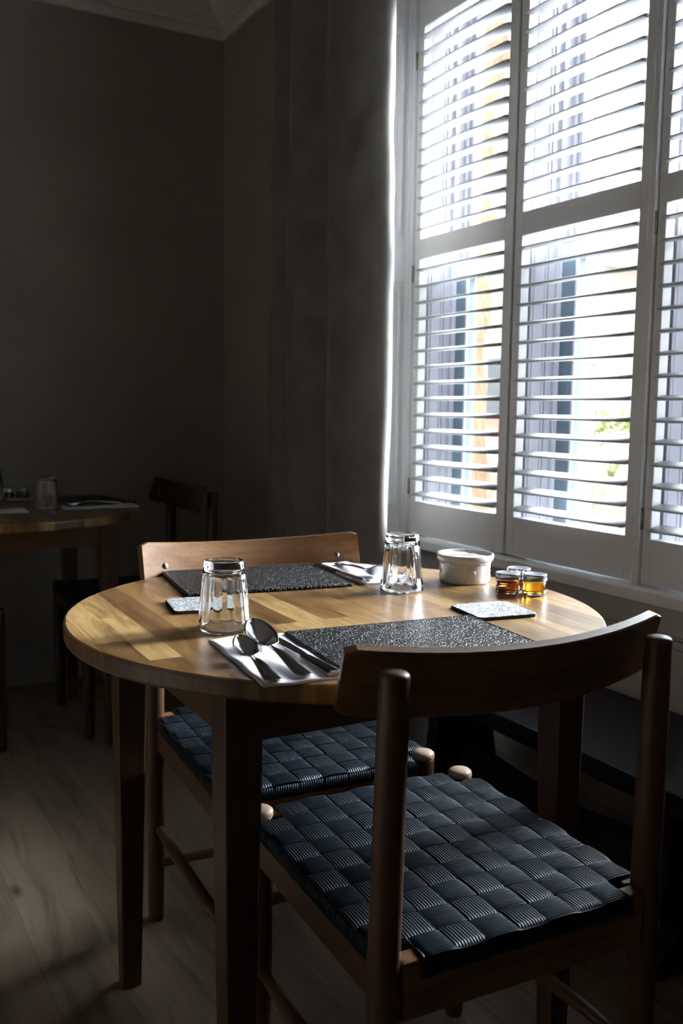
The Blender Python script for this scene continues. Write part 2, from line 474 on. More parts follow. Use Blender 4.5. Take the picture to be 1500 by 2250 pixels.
# ledge under the shutters
lg = MB().prism([(1.628, .652), (1.628, .678), (1.634, .685), (1.70, .688), (1.70, .652)], lambda p, t: (p[0], t, p[1]), NY0, 2.478)
struct(lg.build('trim_3', M['white'], bevel=.0015))

# splayed panelled jamb between the wall and the shutter frame
ja = Vector((1.65, 2.478, 0)); jb = Vector((1.52, 2.552, 0))
jd = (jb - ja).normalized(); jn = Vector((-.49, -.87, 0)).normalized(); jn = (jn - jd * jn.dot(jd)).normalized(); JL = (jb - ja).length
def jbox(mb, s0, s1, z0, z1, d0, d1):
    vs = []
    for z in (z0, z1):
        for s_, d_ in ((s0, d0), (s1, d0), (s1, d1), (s0, d1)):
            p = ja + jd * s_ + jn * d_; vs.append((p.x, p.y, z))
    mb.add(vs, [(0,3,2,1),(4,5,6,7),(0,1,5,4),(1,2,6,5),(2,3,7,6),(3,0,4,7)])
j = MB(); jbox(j, 0, JL, 0, 2.40, -.06, 0)
def jframe(mb, z0, z1, s0=.030, s1=JL - .012):
    for k, (wd, d) in enumerate(((.010, .007), (.006, .004))):
        o = k * .011
        jbox(mb, s0 + o, s0 + o + wd, z0 + o, z1 - o, -.001, d); jbox(mb, s1 - o - wd, s1 - o, z0 + o, z1 - o, -.001, d)
        jbox(mb, s0 + o, s1 - o, z0 + o, z0 + o + wd, -.001, d); jbox(mb, s0 + o, s1 - o, z1 - o - wd, z1 - o, -.001, d)
    jbox(mb, s0 + .032, s1 - .032, z0 + .032, z1 - .032, -.001, .003)
jframe(j, .775, 1.462); jframe(j, 1.625, 2.235); jframe(j, .05, .66)
jbox(j, .004, JL - .004, 1.478, 1.575, -.001, .005); jbox(j, 0, JL, .690, .700, -.001, .006)
struct(j.build('trim_4', M['jamb'], bevel=.0015))
# soffit over the recess
struct(MB().add([(1.52, 2.552, 2.36), (1.65, 2.478, 2.33), (1.65, NY0, 2.33), (1.52, NY0, 2.36), (1.52, 2.552, 2.40), (1.70, 2.478, 2.40), (1.70, NY0, 2.40), (1.52, NY0, 2.40)],
        [(0,1,2,3),(4,5,6,7),(0,1,5,4),(2,3,7,6),(1,2,6,5),(0,3,7,4)]).build('trim_5', M['jamb']))
# near jamb (off frame) closes the recess
struct(MB().box((1.52, .90, 0), (1.70, .975, 2.40)).build('trim_6', M['jamb']))

# ------------------------------------------------------------------ windows behind the shutters
def window(i, y0, y1, stone, stonemat):
    """sash window in the opening y0..y1 (y1 is the far side)"""
    f = MB()
    z0, z1 = .68, 2.34
    # panelled reveal boards, far and near side, head and cill
    for yy, sgn in ((y1, 1), (y0, -1)):
        f.box((1.675, min(yy, yy + sgn * .012), z0), (1.88, max(yy, yy + sgn * .012), z1))
        for (xa, xb, d) in ((1.690, 1.700, .006), (1.704, 1.712, .003), (1.742, 1.750, .003), (1.752, 1.764, .006), (1.778, 1.790, .012), (1.820, 1.832, .012)):
            f.box((xa, min(yy, yy - sgn * d), z0), (xb, max(yy, yy - sgn * d), z1))
    f.box((1.675, y0, z0 - .03), (1.90, y1, z0 + .004)); f.box((1.675, y0, z1 - .004), (1.90, y1, z1 + .04))
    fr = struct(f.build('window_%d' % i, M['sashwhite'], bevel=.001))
    s = MB()  # upper sash, outer plane
    s.box((1.835, y1 - .026, 1.50), (1.868, y1, z1)); s.box((1.835, y0, 1.50), (1.868, y0 + .026, z1))
    s.box((1.835, y0, z1 - .05), (1.868, y1, z1)); s.box((1.835, y0, 1.500), (1.868, y1, 1.535))
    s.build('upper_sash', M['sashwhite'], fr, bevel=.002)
    s = MB()  # lower sash, inner plane
    s.box((1.792, y1 - .072, z0), (1.826, y1 - .006, 1.535)); s.box((1.792, y0 + .006, z0), (1.826, y0 + .072, 1.535))
    s.box((1.792, y0 + .006, z0), (1.826, y1 - .006, .76))
    s.build('lower_sash', M['sashblue'], fr, bevel=.003)
    s = MB(); s.box((1.788, y0 + .006, 1.497), (1.830, y1 - .006, 1.532))
    for yy in (y1 - .010, y1 - .074): s.box((1.786, yy - .004, z0), (1.794, yy + .004, 1.50))
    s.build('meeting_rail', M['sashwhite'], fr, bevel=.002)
    g = MB(); g.box((1.807, y0 + .07, .75), (1.811, y1 - .07, 1.50)); g.box((1.849, y0 + .02, 1.53), (1.853, y1 - .02, z1 - .04))
    g.build('window_pane', M['pane'], fr)
    # rough stone outer jamb on the far side
    st = MB(); random.seed(40 + i)
    nz = 34
    def outer(t):
        z = .45 + 2.1 * t
        return (1.945 if not stone else 1.935 + .012 * math.sin(z * 9.0) + .014 * math.sin(z * 23 + 1) + random.uniform(-.006, .006)) + (.03 if z > 2.02 else 0)
    prev = None; vs = []; fs = []
    for k in range(nz + 1):
        z = .45 + 2.1 * k / nz; xo = outer(k / nz)
        vs += [(1.868, y1 - .004, z), (xo, y1 - .004 + (random.uniform(-.004, .004) if stone else 0), z), (xo, y1 + .05, z), (1.868, y1 + .05, z)]
    for k in range(nz):
        a = 4 * k
        for q in range(4):
            fs.append((a + q, a + (q + 1) % 4, a + 4 + (q + 1) % 4, a + 4 + q))
    fs += [(0, 1, 2, 3), (4*nz, 4*nz+1, 4*nz+2, 4*nz+3)]
    st.add(vs, fs)
    struct(st.build('wall_stone_jamb_%d' % i, stonemat))
    return fr
window(1, 2.035, 2.440, True, M['sand'])
window(2, 1.535, 1.962, False, M['pink'])
window(3, 1.020, 1.480, False, M['pink'])
pw = MB()
for a, b in ((2.452, 2.56), (1.974, 2.023), (1.492, 1.523), (.90, 1.008)):
    pw.box((1.69, a, .60), (1.93, b, 2.42))
pw.box((1.69, .80, 0), (1.97, 2.75, .60)); pw.box((1.69, .80, .60), (1.95, 2.70, .655)); pw.box((1.69, .80, 2.37), (1.95, 2.70, 2.69))
pw.box((1.90, -3.0, -.5), (1.99, .95, 3.2)); pw.box((1.88, -3, 2.55), (1.99, 2.6, 3.2))
struct(pw.build('wall_stone_outer', M['pink']))

# ------------------------------------------------------------------ plantation shutters
UZ = [1.626 + .0468 * k for k in range(13)]
LZ = [.815 + .0494 * k for k in range(15)]
def louvre_mb(L):
    m = MB(); N = 20
    th = R(8)
    prof = []
    for k in range(N):
        a = 2 * math.pi * k / N
        x = .0315 * math.cos(a); z = .0052 * math.sin(a)
        prof.append((x * math.cos(th) - z * math.sin(th), x * math.sin(th) + z * math.cos(th)))
    m.prism(prof, lambda p, t: (p[0], t, p[1]), -L / 2, L / 2, smooth=True)
    return m
def shutter(y0, y1, oy0, oy1, label, hinge_far=True):
    """panel occupies y0..y1, louvre opening oy0..oy1"""
    yc = (y0 + y1) / 2
    t = thing('shutter_panel', label, 'shutter', (SX + .014, yc, .69), 0, 'louvred shutter panels in the window')
    x0, x1 = -.014, .014
    Z = lambda z: z - .69
    for a, b in ((y0, oy0), (oy1, y1)):
        m = MB().box((x0, a - yc, 0), (x1, b - yc, Z(2.325)))
        # small rebate bead along the stile
        if b - a > .035:
            q = a if a == y0 else b
            m.box((x0 - .004, q - yc - (0 if a == y0 else .012), 0), (x0 + .002, q - yc + (.012 if a == y0 else 0), Z(2.325)))
        m.build('stile', M['white'], t, bevel=.0015)
    for a, b in ((.69, .795), (1.540, 1.602), (2.221, 2.325)):
        MB().box((x0, oy0 - yc, Z(a)), (x1, oy1 - yc, Z(b))).build('rail', M['white'], t, bevel=.0012)
    L = oy1 - oy0 - .004
    lm = louvre_mb(L)
    first = None
    for z in UZ + LZ:
        if first is None:
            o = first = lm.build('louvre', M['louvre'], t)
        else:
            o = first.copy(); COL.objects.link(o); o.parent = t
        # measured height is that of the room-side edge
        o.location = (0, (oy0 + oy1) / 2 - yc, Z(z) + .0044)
    # rebate strip behind mid rail (shadow line)
    for z in (.84, 1.50, 2.13):
        yy = (y1 + .002) if hinge_far else (y0 - .002)
        MB().tube([(x0 - .004, yy - yc, Z(z) - .025), (x0 - .004, yy - yc, Z(z) + .025)], .0035, 8).build('hinge', M['hinge'], t)
    return t
shutter(1.9835, 2.455, 2.024, 2.425, 'white louvred shutter panel nearest the grey curtain, farthest along the window')
shutter(1.5180, 1.9795, 1.550, 1.950, 'white louvred shutter panel in the middle of the view, between two narrow posts', False)
shutter(1.0270, 1.4950, 1.070, 1.472, 'white louvred shutter panel cut off by the right edge of the photo')
fr = MB()
fr.box((1.636, 2.457, .686), (1.69, 2.480, 2.36)); fr.box((1.630, 2.466, .686), (1.64, 2.480, 2.36))
fr.box((1.640, 1.4975, .686), (1.69, 1.5155, 2.36)); fr.box((1.640, .985, .686), (1.69, 1.024, 2.36))
fr.box((1.636, .96, 2.327), (1.69, 2.480, 2.40))
struct(fr.build('trim_7', M['white'], bevel=.002))

# ------------------------------------------------------------------ curtain
pts = [(3.085, 1.495), (3.06, 1.455), (3.02, 1.428), (2.985, 1.425), (2.955, 1.44), (2.93, 1.462), (2.905, 1.468), (2.885, 1.45), (2.86, 1.425), (2.83, 1.405),
       (2.79, 1.395), (2.745, 1.402), (2.70, 1.425), (2.665, 1.452), (2.63, 1.472), (2.595, 1.475), (2.56, 1.455), (2.53, 1.415), (2.505, 1.378), (2.478, 1.358), (2.44, 1.352),
       (2.395, 1.358), (2.355, 1.372), (2.325, 1.392), (2.305, 1.412), (2.292, 1.440), (2.300, 1.465), (2.33, 1.478), (2.38, 1.482)]
def catmull(P, n):
    out = []
    for i in range(len(P) - 1):
        p0, p1, p2, p3 = P[max(i-1, 0)], P[i], P[i+1], P[min(i+2, len(P)-1)]
        for k in range(n):
            t = k / n
            out.append(tuple(.5 * ((2*b) + (-a + c_) * t + (2*a - 5*b + 4*c_ - d) * t*t + (-a + 3*b - 3*c_ + d) * t**3) for a, b, c_, d in zip(p0, p1, p2, p3)))
    out.append(P[-1]); return out
cp2 = catmull(pts, 4)
NZ = 70
def curt(u, v):
    i = int(round(u * (len(cp2) - 1))); y, x = cp2[i]
    z = .015 + v * 2.60
    fl = (z - 1.0) * .010 * (1 if y < 2.52 else .4)
    y2 = y - (.012 * (v - .45) if y < 2.5 else 0)
    wr = .0035 * math.sin(z * 9 + y * 22) * math.sin(y * 31 + z * 3) 
    # creases where the leading fold has been gathered
    if y < 2.47: wr += .005 * math.exp(-((z - 1.75) / .35) ** 2) * math.sin((z * 26 + (y - 2.3) * 60)) * math.exp(-((y - 2.36) / .06) ** 2)
    return (x + wr + .006 * math.sin(z * 2.2 + y * 5), y2, z)
cu = MB().grid(len(cp2) - 1, NZ, curt)
co = cu.build('curtain', M['curtain'], solid=.004)
tag(co, 'long dark grey brown velvet curtain hanging in folds beside the shutters', 'curtain')

# ------------------------------------------------------------------ chair
def make_chair(label, group, dark=False):
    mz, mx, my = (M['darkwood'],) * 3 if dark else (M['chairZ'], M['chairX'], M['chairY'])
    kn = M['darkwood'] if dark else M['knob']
    t = thing('dining_chair', label, 'chair', (0,0,0), 0, group)
    for s in (-1, 1):
        prof = [(.0145, 0), (.016, .004), (.0195, .20), (.0200, .44), (.0198, .4455)]
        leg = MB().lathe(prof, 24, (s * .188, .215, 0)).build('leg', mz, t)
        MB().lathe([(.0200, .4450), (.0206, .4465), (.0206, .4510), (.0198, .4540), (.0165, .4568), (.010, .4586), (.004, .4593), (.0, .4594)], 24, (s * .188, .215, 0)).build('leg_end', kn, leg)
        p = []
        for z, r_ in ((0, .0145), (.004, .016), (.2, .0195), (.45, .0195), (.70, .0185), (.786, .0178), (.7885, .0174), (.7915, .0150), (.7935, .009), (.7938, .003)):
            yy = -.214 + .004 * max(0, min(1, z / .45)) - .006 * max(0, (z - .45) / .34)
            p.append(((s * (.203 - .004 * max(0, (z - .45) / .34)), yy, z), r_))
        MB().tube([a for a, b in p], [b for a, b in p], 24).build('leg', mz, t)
    # rails
    MB().box((-.172, .200, .376), (.172, .229, .4455)).build('front_rail', mx, t, bevel=.003)
    MB().box((-.186, -.226, .372), (.186, -.200, .4455)).build('back_rail', mx, t, bevel=.003)
    for s in (-1, 1):
        MB().box((min(s*.178, s*.203), -.196, .376), (max(s*.178, s*.203), .198, .4455)).build('side_rail', my, t, bevel=.003)
        MB().tube([(s*.199, -.21, .205), (s*.199, -.1, .205), (s*.193, .1, .195), (s*.189, .213, .190)], [.0085, .0110, .0110, .0085], 14).build('stretcher', my, t)
    MB().tube([(-.187, .215, .300), (-.06, .215, .300), (.06, .215, .300), (.187, .215, .300)], [.0085, .011, .011, .0085], 14).build('stretcher', mx, t)
    MB().tube([(-.200, -.213, .122), (-.06, -.213, .122), (.06, -.213, .122), (.200, -.213, .122)], [.0085, .011, .011, .0085], 14).build('stretcher', mx, t)
    # webbing: 9 straps along y, 10 straps along x, woven over and under, wrapped down over the rails
    NX, NY = 9, 10
    X0, X1, Y0, Y1 = -.207, .207, -.232, .234
    px, py = (X1 - X0) / NX, (Y1 - Y0) / NY
    zt, am = .4498, .0017
    wv = MB()
    def strap(lane, along_y):
        n = NY if along_y else NX
        ctr = (X0 + px * (lane + .5)) if along_y else (Y0 + py * (lane + .5))
        half = (px if along_y else py) * .482
        a0, a1 = (Y0, Y1) if along_y else (X0, X1)
        edge = lane in (0, (NX if along_y else NY) - 1)
        step = py if along_y else px
        if edge: a0 += step * (.95 if along_y else 1.0); a1 -= step * (1.0 if along_y else 1.0)
        path = []
        if not edge or True:
            drop = .0235
            e0 = a0 if not edge else a0; e1 = a1
            path += [(e0 + .006, zt - drop - .004), (e0 - .0005, zt - drop), (e0 - .0010, zt - .012), (e0 + .0002, zt - .004)]
        K = 8
        lo = 1 if edge else 0
        cells = range(lo, n - lo)
        for c_ in cells:
            up = ((lane + c_) % 2 == 0) == along_y
            for k in range(K):
                u = (k + .5) / K
                a = (Y0 if along_y else X0) + (c_ + u) * step
                if a < a0 + .003 or a > a1 - .003: continue
                prof = math.sin(math.pi * u) ** .38
                z = zt + (am if up else -am) * prof
                if (c_ == cells[0] and u < .5) or (c_ == cells[-1] and u > .5): z = zt + (.0012 if up else -.0002)
                path.append((a, z))
        path += [(a1 - .0002, zt - .004), (a1 + .0010, zt - .012), (a1 + .0005, zt - .0235), (a1 - .006, zt - .0275)]
        vs = []; fs = []
        C = [(-1, -.0011), (-.93, -.0002), (-.5, .0003), (0, .0005), (.5, .0003), (.93, -.0002), (1, -.0011)]
        m = len(C)
        for (a, z) in path:
            for (q, dz) in C:
                b = ctr + q * half
                vs.append((b, a, z + dz) if along_y else (a, b, z + dz))
        for i in range(len(path) - 1):
            for k in range(m - 1):
                fs.append((i*m+k, i*m+k+1, (i+1)*m+k+1, (i+1)*m+k))
        wv.add(vs, fs, 0 if along_y else 1, True)
    for k in range(NX): strap(k, True)
    for k in range(NY): strap(k, False)
    wo = wv.build('woven_seat', [M['webx'], M['weby']], t)
    sm = wo.modifiers.new('thick', 'SOLIDIFY'); sm.thickness = .0016; sm.offset = -1
    # curved backrest
    th = R(17); nf = Vector((0, math.cos(th), math.sin(th))); hd = Vector((0, -math.sin(th), math.cos(th)))
    Hh = .0445; C0 = Vector((0, -.222, .800)) - hd * Hh
    k_ = .76
    def bp(x, s_, tt):
        nt = (nf - Vector((2 * k_ * x, 0, 0))).normalized()
        return C0 + Vector((x, 0, 0)) + nf * (k_ * x * x) + hd * s_ + nt * tt
    b = MB(); NXX = 36; XE = .243; T = .0165
    ring = []
    for i in range(NXX + 1):
        x = -XE + 2 * XE * i / NXX
        e = max(0, (abs(x) - (XE - .010)) / .010); hh = Hh - .006 * (1 - math.sqrt(max(0, 1 - e * e)))
        sec = [(-hh + .002, 0), (-hh, .002), (-hh, T - .002), (-hh + .002, T), (hh - .002, T), (hh, T - .002), (hh, .002), (hh - .002, 0)]
        ring.append([bp(x, s_, tt) for s_, tt in sec])
    vs = [p for r_ in ring for p in r_]; m = 8
    fs = [(i*m+q, i*m+(q+1) % m, (i+1)*m+(q+1) % m, (i+1)*m+q) for i in range(NXX) for q in range(m)]
    fs += [tuple(range(m)), tuple(range(NXX*m, NXX*m+m))]
    b.add(vs, fs, 0, False)
    bo = b.build('backrest', mx, t)
    for s in (-1, 1):
        c0 = bp(s * .195, -.004, T); ax = (nf - Vector((2 * k_ * s * .195, 0, 0))).normalized()
        sc = MB().tube([c0 - ax * .001, c0 + ax * .0008], .0062, 20).build('screw', M['screw'], bo)
        MB().tube([c0 + ax * .0003, c0 + ax * .0010], .0030, 12).build('screw_socket', M['hole'], sc)
    return t
chair = make_chair('oak dining chair in the foreground, its curved back towards the viewer', 'wooden dining chairs with woven black seats')
place(chair, (.766, 1.055, 0), R(-3))
far = copy_tree(chair)
place(far, (.783, 1.588, 0), R(176.5), 'oak dining chair on the far side of the lit table, screws showing in its backrest')
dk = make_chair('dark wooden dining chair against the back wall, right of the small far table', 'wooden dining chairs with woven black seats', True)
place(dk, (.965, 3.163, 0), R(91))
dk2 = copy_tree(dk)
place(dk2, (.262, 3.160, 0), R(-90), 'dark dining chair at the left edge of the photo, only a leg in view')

# ------------------------------------------------------------------ table
def make_table(label):
    t = thing('round_table', label, 'table', (0,0,0), 0, 'round wooden cafe tables')
    Rr = .441
    MB().lathe([(0, .7235), (Rr - .004, .7235), (Rr - .001, .7245), (Rr, .728), (Rr, .7455), (Rr - .0012, .7488), (Rr - .004, .75), (0, .75)], 160, smooth=False).build('tabletop', M['top'], t)
    for sx in (-1, 1):
        for sy in (-1, 1):
            m = MB(); cx, cy = sx * .280, sy * .260 + .01
            def sec(z, h, dx):
                x = cx + dx * sx; y = cy + dx * sy
                return [(x - h, y - h, z), (x + h, y - h, z), (x + h, y + h, z), (x - h, y + h, z)]
            vs = sec(.7235, .0265, 0) + sec(.62, .0265, 0) + sec(0, .0175, .004)
            m.add(vs, [(0,1,2,3), (8,11,10,9)] + [(a+k, a+(k+1) % 4, a+4+(k+1) % 4, a+4+k) for a in (0, 4) for k in range(4)])
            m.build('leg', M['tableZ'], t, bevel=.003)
    for s in (-1, 1):
        MB().box((-.2545, s*.262 + .01 - .011, .645), (.2545, s*.262 + .01 + .011, .7235)).build('apron_rail', M['tableX'], t, bevel=.002)
        MB().box((s*.282 - .011, -.2245, .645), (s*.282 + .011, .2445, .7235)).build('apron_rail', M['tableY'], t, bevel=.002)
    return t
tb = make_table('round wooden table in the foreground laid for two beside the shutters')
place(tb, (.757, 1.343, 0), R(-1.2))
tb2 = copy_tree(tb)
place(tb2, (.520, 3.140, 0), R(0), 'round wooden table in the dark by the back wall')

# ------------------------------------------------------------------ bench under the window
bn = thing('window_bench', 'long low black bench standing under the shutters', 'bench', (1.465, 1.20, 0))
BX = .180
MB().box((-BX, -.95, .396), (BX, .90, .42)).build('seat', M['black'], bn, bevel=.003)
for s in (-1, 1):
    MB().box((s*.125 - .012, -.85, .355), (s*.125 + .012, .80, .396)).build('seat_rail', M['black'], bn, bevel=.002)
hw = [(.396, .125), (.36, .105), (.31, .094), (.26, .092), (.21, .098), (.165, .106), (.13, .100), (.105, .074), (.085, .062), (.068, .070), (.055, .092), (.035, .100), (0, .100)]
prof = [(-w_, z) for z, w_ in hw] + [(w_, z) for z, w_ in hw[::-1]]
for yy in (.715, -.04, -.80):
    MB().prism(prof, lambda p, t_: (p[0], t_, p[1]), yy - .02, yy + .02).build('trestle_leg', M['black'], bn, bevel=.003)
up = []; dn = []
for k in range(61):
    y = -.80 + 1.515 * k / 60
    ph = (y + .04) / .7575 * 2 * math.pi
    up.append((y, .207 + .012 * math.cos(ph) )); dn.append((y, .106 + .016 * math.cos(ph + .4)))
MB().prism(up + dn[::-1], lambda p, t_: (t_, p[0], p[1]), -.014, .014).build('stretcher', M['black'], bn, bevel=.002)

# ------------------------------------------------------------------ table things
TZ = .75
def rot_box(name, cx, cy, w_, d_, z0, z1, rz, mat, parent=None, bev=0, rc=0):
    pass
def rounded(w_, d_, r_, n=6):
    out = []
    for qx, qy, a0 in ((1, 1, 0), (-1, 1, 90), (-1, -1, 180), (1, -1, 270)):
        for k in range(n + 1):
            a = R(a0 + 90 * k / n)
            out.append((qx * (w_/2 - r_) + r_ * math.cos(a), qy * (d_/2 - r_) + r_ * math.sin(a)))
    return out
# placemats
def make_placemat(label):
    t = thing('placemat', label, 'placemat', (0,0,0), 0, 'black leather placemats')
    MB().prism(rounded(.318, .240, .004), lambda p, z: (p[0], p[1], z), 0, .0062).build('mat', M['leather'], t, bevel=.0022, seg=3)
    st = MB(); n_ = 0
    per = []
    W2, D2 = .318/2 - .0035, .240/2 - .0035
    for k in range(64): per.append((-W2 + 2*W2*(k+.5)/64, D2, 0)); per.append((-W2 + 2*W2*(k+.5)/64, -D2, 0))
    for k in range(48): per.append((W2, -D2 + 2*D2*(k+.5)/48, 1)); per.append((-W2, -D2 + 2*D2*(k+.5)/48, 1))
    for x, y, o in per:
        a = R(90 if o else 0) + R(18)
        Mx = Matrix.Translation((x, y, .0062)) @ Matrix.Rotation(a, 4, 'Z')
        st.box((-.0018, -.0006, -.0006), (.0018, .0006, .0007), 0, Mx)
    st.build('stitching', M['stitch'], t)
    return t
pm = make_placemat('black leather placemat on the near half of the table, partly behind the foreground chair back')
place(pm, (.738, 1.070, TZ + .0003), R(-6))
pm2 = copy_tree(pm); place(pm2, (.736, 1.628, TZ + .0003), R(-8), 'black leather placemat on the far half of the table, near the lit chair back')
pm3 = copy_tree(pm); place(pm3, (.815, 3.235, TZ + .0003), R(-80), 'dark placemat or menu lying on the far table by the back wall')
# coasters
def make_coaster(label):
    t = thing('coaster', label, 'coaster', (0,0,0), 0, 'patterned coasters')
    MB().prism(rounded(.108, .106, .009), lambda p, z: (p[0], p[1], z), 0, .0045).build('board', M['cork'], t)
    MB().prism(rounded(.1075, .1055, .009), lambda p, z: (p[0], p[1], z), .0046, .0056).build('printed_top', M['coaster'], t, bevel=.0004)
    return t
cs = make_coaster('white and grey floral coaster in front of the honey jars')
place(cs, (.973, 1.193, TZ), R(-9))
cs2 = copy_tree(cs); place(cs2, (.560, 1.452, TZ), R(-10), 'white and grey floral coaster half seen through the left tumbler')
cs3 = copy_tree(cs); place(cs3, (.632, 3.356, TZ), R(-12), 'small coaster beside the jars on the far table')

# napkins
def make_napkin(label, wd=.112, ln=.240):
    t = thing('napkin', label, 'napkin', (0,0,0), 0, 'folded white paper napkins')
    m = MB()
    for z0 in (.0006, .0026):
        def fn(u, v, z0=z0):
            x = (u - .5) * wd; y = (v - .5) * ln
            z = z0 + .0010 * math.sin(u * 5 + v * 9 + z0 * 900) * math.sin(v * 7) + .0007 * math.sin(u * 14 + v * 4)
            e = min(u, 1-u, v, 1-v)
            return (x + .0009 * math.sin(v * 17), y, max(z, .0004))
        m.grid(14, 26, fn)
    o = m.build('paper_layers', M['napkin'], t, solid=.0014)
    return t
nk = make_napkin('white paper napkin under the spoons at the front left of the table')
place(nk, (.526, 1.100, TZ), R(-6))
nk2 = copy_tree(nk); place(nk2, (.962, 1.606, TZ), R(-4), 'white paper napkin under cutlery at the far side, beside the black placemat')
nk3 = copy_tree(nk); place(nk3, (.822, 3.060, TZ), R(84), 'white napkin at the right end of the far dark table')
nk4 = copy_tree(nk); place(nk4, (.460, 3.025, TZ), R(86), 'white napkin on the far dark table, cut off by the left photo edge')

# cutlery (origin at handle end, pointing along +y)
def spoon_mb(L, bw, bl):
    """solid spoon: bowl + handle as one surface"""
    m = MB(); N = 44; Q = 8
    th = .0011
    def cen(s):          # s 0..1 along the length from the handle end
        y = s * L
        hb = L - bl
        if y < hb:
            u = y / hb
            z = .0022 + .0085 * math.sin(math.pi * min(1, u * 1.02)) ** 1.3 * (u ** 1.1) + .0075 * u ** 2.5
            wd = .0098 * (1 - u) ** .8 + .0021 + .0006 * math.sin(u * 3)
            if u < .05: wd *= math.sqrt(max(.05, u / .05))
            dep = 0
        else:
            u = (y - hb) / bl
            wd = bw / 2 * math.sqrt(max(0, 1 - (2 * u - 1) ** 2)) * (1.08 - .22 * u) + (.0024 * (1 - u) if u < .15 else 0)
            wd = max(wd, .0012)
            z = .0097 + .30 * bl * u ** 1.15
            dep = .0125 * (bl / .06) * math.sin(math.pi * min(1, u)) ** .8
        return y, z, wd, dep
    top = []; bot = []
    for i in range(N + 1):
        y, z, wd, dep = cen(i / N)
        rt = []; rb = []
        for q in range(Q + 1):
            c_ = -1 + 2 * q / Q
            zz = z - dep * (1 - c_ * c_)
            cr = .0012 * (1 - c_ * c_) if dep == 0 else 0
            rt.append((c_ * wd, y, zz + th / 2 + cr)); rb.append((c_ * wd, y, zz - th / 2))
        top.append(rt); bot.append(rb)
    vs = [p for r_ in top for p in r_] + [p for r_ in bot for p in r_]
    K = (N + 1) * (Q + 1); fs = []
    for i in range(N):
        for q in range(Q):
            a = i * (Q+1) + q
            fs.append((a, a+1, a+Q+2, a+Q+1)); fs.append((K+a, K+a+Q+1, K+a+Q+2, K+a+1))
        a = i * (Q+1); fs.append((a, a+Q+1, K+a+Q+1, K+a)); a += Q; fs.append((a, K+a, K+a+Q+1, a+Q+1))
    for i in (0, N):
        for q in range(Q):
            a = i * (Q+1) + q; fs.append((a, a+1, K+a+1, K+a))
    m.add(vs, fs, 0, True)
    return m
def lay(o, x, y, z, x2, y2, tilt=0):
    """put the handle end at x,y and point along x2,y2"""
    a = math.atan2(y2 - y, x2 - x) - math.pi / 2
    o.location = (x, y, z); o.rotation_euler = (R(tilt), 0, a)
    return o
ts = spoon_mb(.150, .0335, .052).build('teaspoon', M['steel'])
tag(lay(ts, .473, .984, TZ + .0042, .487, 1.106), 'small steel teaspoon on the front left napkin', 'spoon')
bs = spoon_mb(.205, .0455, .072).build('tablespoon', M['steel'])
tag(lay(bs, .517, .986, TZ + .0042, .531, 1.150), 'large steel tablespoon between the teaspoon and the knife', 'spoon', 'tablespoons')
bs2 = bs.copy(); COL.objects.link(bs2)
tag(lay(bs2, .960, 1.700, TZ + .0042, .955, 1.56), 'steel tablespoon on the far napkin, seen edge on beside the far tumbler', 'spoon', 'tablespoons')
def fork_mb(L=.200):
    m = MB(); hb = L - .055
    pts_ = []
    for k in range(15):
        u = k / 14; y = u * hb
        z = .0022 + .0105 * math.sin(math.pi * u * .95) ** 1.2 * u + .005 * u ** 3
        pts_.append((y, z, .0098 * (1 - u) ** .8 + .0024))
    vs = []; fs = []
    for y, z, wd in pts_: vs += [(-wd, y, z), (wd, y, z), (wd, y, z + .0022), (-wd, y, z + .0022)]
    for i in range(14):
        for q in range(4): fs.append((4*i+q, 4*i+(q+1) % 4, 4*i+4+(q+1) % 4, 4*i+4+q))
    fs += [(0,1,2,3), (56,57,58,59)]
    m.add(vs, fs)
    zh = pts_[-1][1]
    sh = [(0, .0024), (.006, .009), (.012, .0115), (.018, .0122)]
    vs = []; fs = []
    for dy, wd in sh:
        z = zh - .1 * dy
        vs += [(-wd, hb+dy, z), (wd, hb+dy, z), (wd, hb+dy, z+.002), (-wd, hb+dy, z+.002)]
    for i in range(3):
        for q in range(4): fs.append((4*i+q, 4*i+(q+1) % 4, 4*i+4+(q+1) % 4, 4*i+4+q))
    fs += [(0,1,2,3), (12,13,14,15)]
    m.add(vs, fs)
    for tx in (-.0105, -.0035, .0035, .0105):
        m.tube([(tx, hb + .017, zh - .001), (tx, hb + .032, zh - .004), (tx, hb + .046, zh - .002), (tx * .95, hb + .055, zh + .003)], [.0017, .0015, .0013, .0008], 8)
    return m
fk = fork_mb().build('fork', M['steel'], bevel=.0006)
tag(lay(fk, .996, 1.697, TZ + .0042, 1.000, 1.56), 'steel fork at the right side of the far napkin', 'fork')
fk2 = fork_mb(.19).build('fork', M['steel'], bevel=.0006)
tag(lay(fk2, .905, 3.095, TZ + .0045, .75, 3.080), 'steel fork on the napkin of the far dark table', 'fork')
